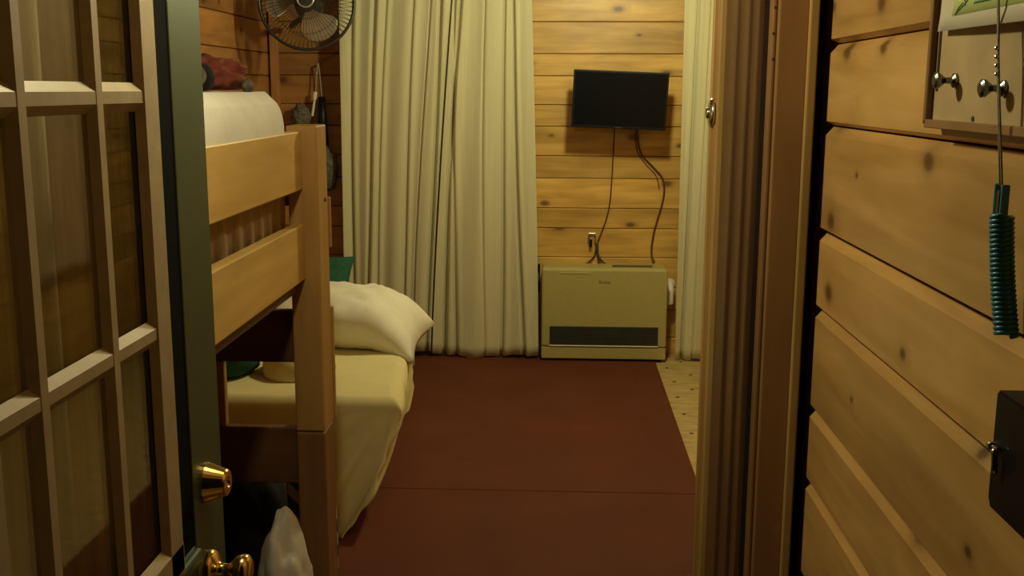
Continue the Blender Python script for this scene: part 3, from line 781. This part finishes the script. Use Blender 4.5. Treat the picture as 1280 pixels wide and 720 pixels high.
def sheet_f(u, v):
    y = 0.172-u*0.34; z = 0.003+v*0.22-0.004*u
    return (paper_x(y, z), y, z)
o = mesh_obj('sleeve', grid(bmesh.new(), sheet_f, 20, 12), 'paper', pp, smooth=True); solidify(o, 0.0006)
def print_f(u, v):
    y = 0.128-u*0.27; z = 0.018+v*0.19
    return (paper_x(y, z)-0.0009, y, z)
gpr = o = mesh_obj('green_print', grid(bmesh.new(), print_f, 20, 12), 'paper_green', pp, smooth=True); solidify(o, 0.0004)
def stroke(pts, r=0.0009, mat='ink_green'):
    bm = bmesh.new(); tube(bm, [(paper_x(y, z)-0.0014, y, z) for y, z in pts], r, 6); mesh_obj('print_mark', bm, mat, gpr)
stroke([(0.116, 0.019), (0.108, 0.026), (0.098, 0.030), (0.088, 0.027), (0.092, 0.032), (0.102, 0.037), (0.094, 0.044)])
stroke([(0.116, 0.019), (0.104, 0.024), (0.092, 0.028), (0.082, 0.034)])
y = 0.062
while y > 0.012:
    stroke([(y, 0.027), (y-0.003, 0.029), (y-0.006, 0.0272)], 0.0010); y -= 0.0085
def push_pin(y, z, label):
    t = thing('push_pin', label, 'push pin', (0.4562, y, z))
    bm = bmesh.new(); lathe(bm, [(0.0085, 0.0), (0.0085, -0.0035), (0.004, -0.006), (0.0035, -0.013)], axis='x', sides=18); mesh_obj('collar', bm, 'steel_dark', t, smooth=False)
    bm = bmesh.new(); lathe(bm, [(0.0035, -0.013), (0.009, -0.020), (0.0095, -0.024), (0.006, -0.026)], axis='x', sides=18); mesh_obj('head', bm, 'steel_dark', t)
push_pin(1.268, 1.712, 'dark metal push pin near the edge of the pin board')
push_pin(1.130, 1.703, 'dark metal push pin beside the hanging cord')
# hanging cord and coil
PA, PB, PC, PD = [Vector(p) for p in ((0.437, 1.128, 1.837), (0.437, 1.1, 1.711), (0.442, 1.083, 1.603), (0.452, 1.063, 1.458))]
lc = thing('lanyard', 'thin grey twisted lanyard hanging in front of the pin board', 'lanyard', PC)
for s in (-1, 1):
    off = Vector((0, 0.0012*s, 0))
    pts = [PA-PC+off+(PA-PB)*1.2, PA-PC+off, (PA+PB)/2-PC-off, PB-PC+off, (PB+PC)/2-PC+off*1.6, off*2.6]
    bm = bmesh.new(); tube(bm, smooth_path(pts, 6), 0.0012, 6); mesh_obj('strand', bm, 'cord', lc, smooth=True)
lb = bmesh.new(); bmesh.ops.create_icosphere(lb, subdivisions=2, radius=0.0022); lme = bpy.data.meshes.new('bead'); lb.to_mesh(lme); lb.free(); lme.materials.append(M['chrome'])
for i in range(4): link('bead', lme, lc, PB-PC+Vector((-0.002, 0.001+0.0018*i, 0.006+0.0085*i)))
ck = thing('coil_wristband', 'teal plastic spiral wristband hanging from the grey lanyard', 'wristband', PC)
ax = (PD-PC); axn = ax.normalized(); e1 = axn.cross(Vector((1, 0, 0))).normalized(); e2 = axn.cross(e1)
pts = []
N = 25
for i in range(N*14+1):
    t = i/(N*14); a = 2*PI*N*t
    pts.append(ax*(0.17+0.83*t)+Vector((0, 0.004*math.sin(t*PI), 0))+e1*0.0098*math.cos(a)+e2*0.0098*math.sin(a))
bm = bmesh.new(); tube(bm, pts, 0.0027, 6); mesh_obj('coil', bm, 'teal', ck, smooth=True)
boxo('clasp', 'steel_dark', ck, -0.003, 0.003, -0.005, 0.004, -0.030, 0.0, 0.001, 1)
for s in (-1, 1): boxo('clasp_arm', 'teal', ck, -0.004, 0.004, s*0.0085-0.0045, s*0.0085-0.0005, -0.032, 0.006, 0.001, 1)
# black lock box
kx = thing('lock_box', 'black wall box with small chrome latch on the pine wall', 'lock box', (0.47, 0.992, 1.285))
bm = bmesh.new()
o2 = [(0.053, 0.010), (0.046, 0.0), (-0.046, 0.0), (-0.053, 0.008), (-0.053, 0.118), (-0.049, 0.122), (0.051, 0.122), (0.053, 0.119)]
fr = [bm.verts.new((-0.030, y, z)) for y, z in o2]; bk_ = [bm.verts.new((-0.0005, y, z)) for y, z in o2]
bm.faces.new(fr); bm.faces.new(bk_[::-1])
for i in range(len(o2)):
    j = (i+1) % len(o2); bm.faces.new((fr[i], fr[j], bk_[j], bk_[i]))
bmesh.ops.bevel(bm, geom=[e for e in bm.edges if all(abs(v.co.x+0.03) < 1e-4 for v in e.verts)], offset=0.002, segments=2, affect='EDGES')
mesh_obj('case', bm, 'black', kx)
bm = bmesh.new(); lathe(bm, [(0.0045, 0.0), (0.0045, -0.006), (0.003, -0.008)], axis='x', sides=14); mesh_obj('latch_button', bm, 'chrome', kx, (-0.030, 0.046, 0.066))
bm = bmesh.new(); tube(bm, smooth_path([(-0.031, 0.040, 0.066), (-0.037, 0.030, 0.066), (-0.037, 0.028, 0.060), (-0.036, 0.028, 0.044)], 4), 0.003, 8); mesh_obj('latch_lever', bm, 'chrome', kx, smooth=True)

# ------------------------------------------------------------------ ceiling lamps
def ceiling_lamp(spec, label, zc):
    loc, power, col, rad = spec
    t = thing('ceiling_lamp', label, 'lamp', (loc[0], loc[1], zc))
    drop = zc-loc[2]
    bm = bmesh.new(); lathe(bm, [(0.09, 0.0), (0.09, -0.012), (0.03, -0.03), (0.02, -0.04)], sides=28); mesh_obj('base', bm, 'enamel', t, smooth=False)
    bm = bmesh.new(); tube(bm, [(0, 0, -0.03), (0, 0, -drop+0.065)], 0.012, 10); mesh_obj('stem', bm, 'enamel', t)
    bm = bmesh.new(); lathe(bm, [(0.012, 0.066), (0.022, 0.055), (0.03, 0.03), (0.022, 0.008), (0.006, 0.002)], c=(0, 0, -drop), sides=20); mesh_obj('bulb', bm, 'bulb', t, smooth=True)
    ld = bpy.data.lights.new('bulb_light', 'POINT'); ld.energy = power; ld.color = col; ld.shadow_soft_size = rad
    lo = bpy.data.objects.new('bulb_light', ld); COL.objects.link(lo); lo.location = (0, 0, -drop-rad-0.005); lo.parent = t
    return t
ceiling_lamp(ROOM_LAMP, 'bare bulb ceiling lamp over the bedroom floor', H)
ceiling_lamp(HALL_LAMP, 'bare bulb ceiling lamp over the entry beside the glazed door', H)
